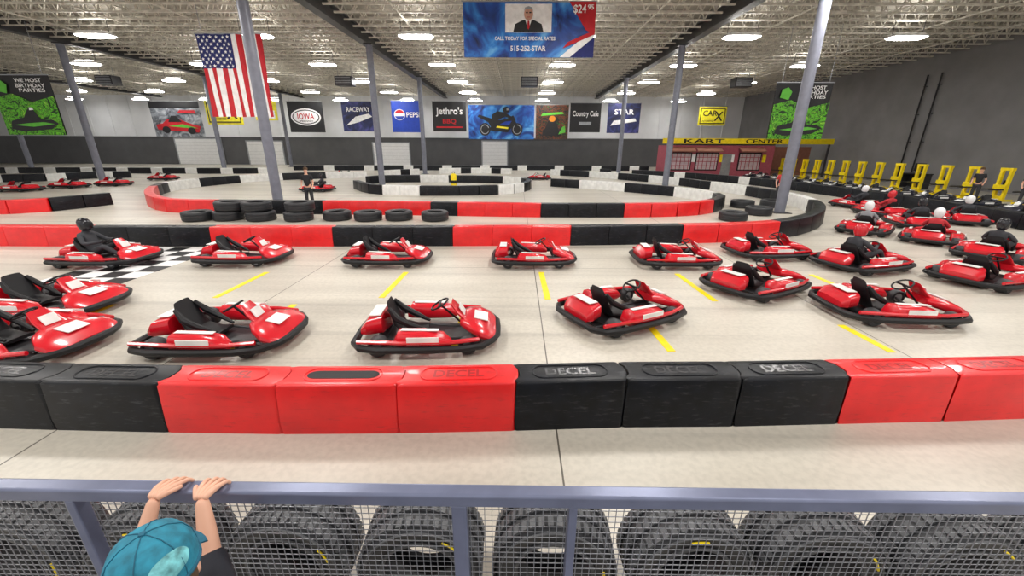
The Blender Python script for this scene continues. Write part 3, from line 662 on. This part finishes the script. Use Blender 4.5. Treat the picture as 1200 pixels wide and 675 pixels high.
# ---------------- service booth
bx0,bx1,bY=14.8,25.2,42.3
PNK=mat('magenta_wall',(.36,.07,.10),.6); AWN=mat('brown_awning',(.30,.12,.08),.6); GLS=mat('window_glass',(.50,.40,.42),.15)
r=empty('service_booth',((bx0+bx1)/2,bY,0),0,'dull red booth with busy windows under a long yellow sign band','booth'); W=bx1-bx0
MB().box((0,1.5,1.45),(W,3,2.9)).build('booth_wall',PNK,r)
MB().box((2.4,-.1,3.3),(W+6.0,.3,.5)).build('sign_band',YEL,r)
lettering(r,'KART',BKP,(-1.9,-.28,3.3),3.9,.36); lettering(r,'CENTER',BKP,(3.9,-.28,3.3),3.6,.36)
MB().box((0,.3,3.0),(W,.5,.15)).build('roof_edge',DKG,r)
for c in (-3.9,-1.3,2.9):
    f=MB().box((c,-.04,1.4),(2.2,.08,1.7)).build('window',BKP,r)
    MB().box((c,-.09,1.4),(2.0,.04,1.5)).build('pane',GLS,f)
    mb=MB()
    for k in range(-2,3): mb.box((c+k*.4,-.12,1.4),(.06,.03,1.5))
    for k in (-1,0,1): mb.box((c,-.12,1.4+k*.4),(2,.03,.06))
    mb.build('glazing_bars',PNK,f)
    MB().add([(c-1.2,0,2.75),(c+1.2,0,2.75),(c+1.2,-.7,2.4),(c-1.2,-.7,2.4),(c-1.2,0,2.65),(c+1.2,0,2.65),(c+1.2,-.7,2.3),(c-1.2,-.7,2.3)],[(0,1,2,3),(7,6,5,4),(3,2,6,7),(0,3,7,4),(1,0,4,5),(2,1,5,6)]).build('awning',AWN,r)
for c,m_ in ((-5,YEL),(-2.6,WHP),(.1,YEL),(1.2,WHP),(4.3,YEL)): MB().box((c,-.05,1.7),(.34,.04,.7)).build('poster',m_,r)
MB().box((.65,-.05,1.05),(.9,.08,2.1)).build('booth_door',GRY,r)
MB().box((7.8,2.6,1.4),(5.2,.2,2.8)).build('side_partition',AWN,r); MB().box((10.3,-.1,1.55),(.14,.14,3.1)).build('sign_post',DKG,r)
# ---------------- banners
class Banner:
    def __init__(s,name,label,rect,Y,m,cat='banner',cords=True):
        x0,y0,x1,y1=rect; a=atY((x0+x1)/2,y1,Y); b=atY((x0+x1)/2,y0,Y); ym=(y0+y1)/2
        l=atY(x0,ym,Y).x; rr=atY(x1,ym,Y).x; s.W=rr-l; s.H=b.z-a.z; s.d=0
        s.r=empty(name,(l,Y,a.z),0,label,cat)
        mb=MB(); n=10; vs=[]
        for k in range(n+1):
            for z in (0,s.H): vs.append((s.W*k/n,.04+.015*math.sin(k*1.9),z))
        mb.add(vs,[(2*k,2*k+2,2*k+3,2*k+1) for k in range(n)]); mb.box((s.W/2,.07,s.H/2),(s.W,.02,s.H)); mb.build('cloth',m,s.r)
        MB().bar((-.05,.03,s.H+.02),(s.W+.05,.03,s.H+.02),.05).build('rod',GRY,s.r)
        top=9.16-a.z
        if cords:
            for u in (.08,.92): MB().bar((s.W*u,.03,s.H),(s.W*u,.03,max(top,s.H+.05)),.02).build('cord',GRY,s.r)
    def nd(s): s.d-=.008; return s.d
    def rect(s,u0,v0,u1,v1,m,name='printed_panel'): return s.poly([(u0,v0),(u1,v0),(u1,v1),(u0,v1)],m,name)
    def poly(s,P,m,name='printed_shape'):
        y=s.nd(); return MB().add([(u*s.W,y,v*s.H) for u,v in P],[tuple(range(len(P)))]).build(name,m,s.r)
    def ell(s,u,v,ru,rv,m,name='printed_shape'): return s.poly([(u+ru*math.cos(t),v+rv*math.sin(t)) for t in [2*pi*k/24 for k in range(24)]],m,name)
    def text(s,t,u0,v0,u1,v1,m): return lettering(s.r,t,m,((u0+u1)/2*s.W,s.nd(),(v0+v1)/2*s.H),(u1-u0)*s.W,(v1-v0)*s.H)
BLU=artmat('blue_print',[(.003,.01,.06),(.01,.06,.32),(.03,.22,.65),(.15,.45,.8)],.45,2.5); GRN=artmat('green_print',[(.003,.008,.003),(.01,.06,.005),(.15,.6,.02),(.01,.05,.005),(.35,.8,.06)],1.5,4)
FRD=mat('flag_red',(.5,.01,.02),.7); FBL=mat('flag_blue',(.006,.012,.12),.7); FWH=mat('flag_white',(.85,.85,.85),.7); ORG=mat('orange_print',(.8,.25,.02),.6); SKN=mat('print_skin',(.6,.33,.24),.6); LGR=mat('print_green',(.12,.5,.05),.6)
YP=mat('print_yellow',(.85,.75,.03),.5); PB=mat('soda_blue',(.01,.05,.4),.5); NAV=artmat('navy_print',[(.01,.01,.03),(.02,.03,.12),(.08,.08,.3)],.8); BKB=mat('banner_black',(.012,.012,.014),.5)
b=Banner('hanging_banner','large blue hanging banner with a man in a suit and a red price corner',(543,2,697,67),22,BLU)
b.poly([(.74,0),(1,0),(1,.5),(.9,.34)],FWH); b.poly([(.82,0),(1,0),(1,.38)],FBL); b.poly([(.80,1),(1,1),(1,.42),(.93,.5)],FRD); b.poly([(.76,.16),(1,.42),(1,.5),(.8,.28)],FRD)
b.rect(.32,.45,.67,.96,FWH); b.poly([(.38,.46),(.61,.46),(.595,.60),(.54,.67),(.45,.67),(.395,.60)],BKB); b.poly([(.47,.68),(.52,.68),(.495,.50)],FWH); b.poly([(.489,.66),(.501,.66),(.506,.55),(.495,.5),(.484,.55)],FRD)
b.ell(.495,.78,.034,.115,SKN); b.poly([(.461,.82),(.467,.89),(.495,.915),(.523,.89),(.529,.82),(.52,.86),(.47,.86)],GRY); b.rect(.474,.79,.490,.812,BKB); b.rect(.500,.79,.516,.812,BKB); b.rect(.484,.715,.506,.725,FRD)
b.text('$24',.83,.77,.925,.94,FWH); b.text('95',.935,.85,.98,.94,FWH); b.text('CALL TODAY FOR SPECIAL RATES',.24,.3,.70,.37,FWH); b.text('515-252-STAR',.36,.1,.63,.2,FWH)
# flag: hung vertically with soft folds
x0,y0,x1,y1=239,40,314,137; Yf=22.5
a=atY((x0+x1)/2,y1,Yf); bt_=atY((x0+x1)/2,y0,Yf); l=atY(x0,88,Yf).x; rr_=atY(x1,88,Yf).x; FWd=rr_-l; FHt=bt_.z-a.z
fl=empty('national_flag',(l,Yf,a.z),0,'striped flag with starred blue canton hanging vertically behind the steel column','flag')
def fold(x,z,o=0): return .09*math.sin(x*5.2+z*.5)*(1.05-z/FHt*.6)+.03*math.sin(x*13+z)-o
def cloth(u0,u1,v0,v1,m,name,off,nu=6,nv=14):
    vs=[];fs=[]
    for i in range(nv+1):
        for j in range(nu+1):
            x=(u0+(u1-u0)*j/nu)*FWd; z=(v0+(v1-v0)*i/nv)*FHt; vs.append((x,fold(x,z,off),z))
    for i in range(nv):
        for j in range(nu): k=i*(nu+1)+j; fs.append((k,k+1,k+nu+2,k+nu+1))
    return MB().add(vs,fs).build(name,m,fl,True)
for k in range(13): cloth(k/13,(k+1)/13,0,1,FRD if k%2==0 else FWH,'stripe',0)
cloth(0,7/13,.6,1,FBL,'canton',.012,24,14)
for i in range(9):
    for j in range(6 if i%2==0 else 5):
        u=(7/13)*((j+.5)/6 if i%2==0 else (j+1)/6)*FWd; v=(.6+.4*(i+.6)/9.4)*FHt; vs=[]
        for k in range(10):
            rr=.085 if k%2==0 else .036; a_=pi/2+k*pi/5; xx=u+rr*math.cos(a_); zz=v+rr*math.sin(a_); vs.append((xx,fold(xx,zz,.03),zz))
        MB().add(vs,[tuple(range(10))]).build('star',FWH,fl)
MB().bar((-.05,0,FHt+.02),(FWd+.05,0,FHt+.02),.05).build('rod',GRY,fl)
for u in (.1,.9): MB().bar((FWd*u,0,FHt),(FWd*u,0,9.16-a.z),.02).build('cord',GRY,fl)
for rect_,l,Y,t in (((-2,88,66,158),'black and green hanging banner with party lettering at the far left',26,0),((905,97,970,163),'black and green hanging banner with party lettering behind the right column',26,1)):
    b=Banner('hanging_banner',l,rect_,Y,BKB); b.poly([(0,0),(1,0),(1,.66),(.6,.56),(.3,.7),(0,.62)],GRN)
    b.text('WE HOST',.42,.885,.88,.95,FWH); b.text('BIRTHDAY',.42,.80,.92,.865,FWH); b.text('PARTIES',.46,.725,.9,.785,FWH)
    b.poly([(.1,.10),(.3,.06),(.8,.10),(.95,.2),(.86,.26),(.66,.27),(.60,.40),(.54,.48),(.47,.42),(.38,.30),(.14,.24)],BKB); b.poly([(.18,.17),(.5,.14),(.88,.19),(.7,.22),(.4,.2)],LGR); b.poly([(.08,.74),(.24,.70),(.28,.84),(.2,.92),(.1,.88)],LGR); b.poly([(.52,.42),(.60,.43),(.58,.47),(.53,.47)],FWH)
WY=52
PAL=artmat('pale_print',[(.02,.02,.03),(.2,.22,.25),(.55,.58,.62)],.9,2)
b=Banner('wall_banner','pale and dark hanging banner showing a red and green kart',(178,119,236,160),WY,PAL); b.rect(0,.82,1,1,BKB); b.poly([(.08,.2),(.9,.12),(.95,.3),(.75,.38),(.55,.5),(.3,.5),(.2,.38),(.06,.34)],FRD); b.poly([(.3,.30),(.7,.25),(.9,.24),(.6,.36)],LGR); b.poly([(.32,.42),(.6,.42),(.5,.6),(.4,.6)],BKB); b.ell(.25,.2,.08,.1,BKB); b.ell(.76,.17,.08,.1,BKB); b.poly([(.55,.68),(.92,.66),(.9,.76),(.6,.76)],FRD)
def carx(rect,l):
    b=Banner('yellow_sign',l,rect,WY,YP,'sign'); b.rect(.05,.08,.95,.92,BKB); b.rect(.08,.13,.92,.87,YP); b.text('CAR',.14,.50,.66,.80,BKB); b.text('X',.56,.24,.88,.74,BKB); b.text('AUTO SERVICE',.14,.2,.54,.28,BKB)
carx((241,118,283,146),'square yellow sign with black lettering just behind the flag'); carx((819,125,851,147),'square yellow sign with black lettering above the service booth')
b=Banner('wall_banner','small yellow and white banner peeking right of the flag',(298,118,324,141),WY,YP); b.rect(.1,.1,.9,.5,FWH); b.text('AUTO',.15,.6,.85,.85,BKB)
b=Banner('wall_banner','black hanging banner with a white oval and red lettering',(338,119,379,155),WY,BKB); b.ell(.5,.5,.43,.28,FWH); b.ell(.5,.5,.39,.24,BKB); b.ell(.5,.5,.36,.21,FWH); b.text('IOWA',.26,.42,.74,.62,FRD); b.text('SPEEDWAY',.3,.34,.7,.39,BKB)
b=Banner('wall_banner','dark blue hanging banner left of the soda banner',(401,119,440,154),WY,NAV); b.poly([(.1,.2),(.5,.32),(.9,.5),(.8,.6),(.4,.5)],FWH); b.text('RACEWAY',.15,.66,.85,.82,FWH)
b=Banner('wall_banner','bright blue hanging soda banner with a red, white and blue globe',(459,118,494,155),WY,PB); cx_,cy_=.27,.56
b.ell(cx_,cy_,.185,.175,FWH); b.poly([(cx_+.165*math.cos(t),cy_+.155*math.sin(t)) for t in [.3+k*.255 for k in range(11)]],FRD); b.poly([(cx_+.165*math.cos(t),cy_+.155*math.sin(t)) for t in [pi+.3+k*.255 for k in range(11)]],PB); b.text('PEPSI',.50,.48,.95,.64,FWH)
b=Banner('wall_banner','black hanging banner with white lettering and red base line right of the soda banner',(507,119,546,154),WY,BKB); b.text("Jethro's",.1,.5,.9,.82,FWH); b.text('BBQ',.3,.24,.7,.42,FRD); b.rect(.1,.12,.9,.17,FRD)
b=Banner('wall_banner','wide blue hanging banner showing a dark motorcycle',(549,123,626,163),WY,BLU)
for u in (.25,.74): b.ell(u,.29,.085,.19,BKB); b.ell(u,.29,.065,.145,GRY); b.ell(u,.29,.055,.12,BKB)
b.poly([(.72,.30),(.76,.32),(.70,.62),(.66,.62)],BKB); b.poly([(.24,.27),(.42,.24),(.6,.20),(.66,.34),(.72,.56),(.68,.70),(.58,.60),(.48,.56),(.36,.60),(.16,.72),(.14,.66),(.30,.50),(.34,.36)],BKB)
b.poly([(.36,.60),(.44,.56),(.56,.66),(.62,.62),(.66,.66),(.56,.78),(.44,.82),(.36,.72)],BKB); b.ell(.575,.86,.05,.09,BKB); b.poly([(.58,.84),(.62,.85),(.61,.90),(.58,.90)],GRY); b.poly([(.48,.44),(.62,.42),(.66,.54),(.56,.52)],PB); b.poly([(.42,.34),(.60,.30),(.61,.35),(.44,.39)],YP)
b=Banner('wall_banner','dark hanging banner with orange and green streaks beside the motorcycle banner',(628,123,666,163),WY,artmat('fire_print',[(.01,.01,.012),(.02,.02,.022),(.02,.02,.022),(.22,.05,.01),(.015,.02,.015),(.015,.02,.015),(.06,.22,.02)],1.0,4)); b.poly([(.35,.2),(.55,.18),(.62,.3),(.48,.36)],ORG); b.poly([(.15,.68),(.85,.74),(.8,.8),(.2,.76)],LGR); b.poly([(.2,.1),(.8,.1),(.7,.3),(.62,.55),(.4,.58),(.28,.3)],BKB); b.ell(.5,.6,.1,.09,ORG); b.poly([(.7,.14),(.92,.2),(.9,.4),(.82,.36)],LGR)
b=Banner('wall_banner','black hanging banner with white script right of the orange one',(668,121,704,155),WY,BKB); b.text('Country Cafe',.08,.5,.92,.74,FWH); b.rect(.3,.25,.7,.36,GRY)
b=Banner('wall_banner','dark navy hanging banner, last of the row before the yellow sign',(712,121,750,156),WY,NAV); b.poly([(.1,.25),(.9,.4),(.85,.5),(.2,.42)],FWH); b.text('STAR',.2,.62,.8,.8,FWH)
# ---------------- ceiling extras
for (px,py,l) in ((128,97,'left edge'),(405,99,'left of the soda banner'),(620,101,'middle'),(868,101,'right above the booth')):
    p=atY(px,py,40); r=empty('unit_heater',(p.x,40,8.1),0,'grey box unit heater hanging from the roof joists, '+l,'heater')
    MB().box((0,0,0),(1.5,1.0,.75)).build('casing',DKG,r,bevel=.03); mb=MB()
    for k in range(5): mb.box((0,-.52,-.26+k*.13),(1.3,.04,.05))
    mb.build('louvre',GRY,r)
    for s in (-.6,.6): MB().bar((s,0,.37),(s,0,1.08),.03).build('hanger_rod',GRY,r)
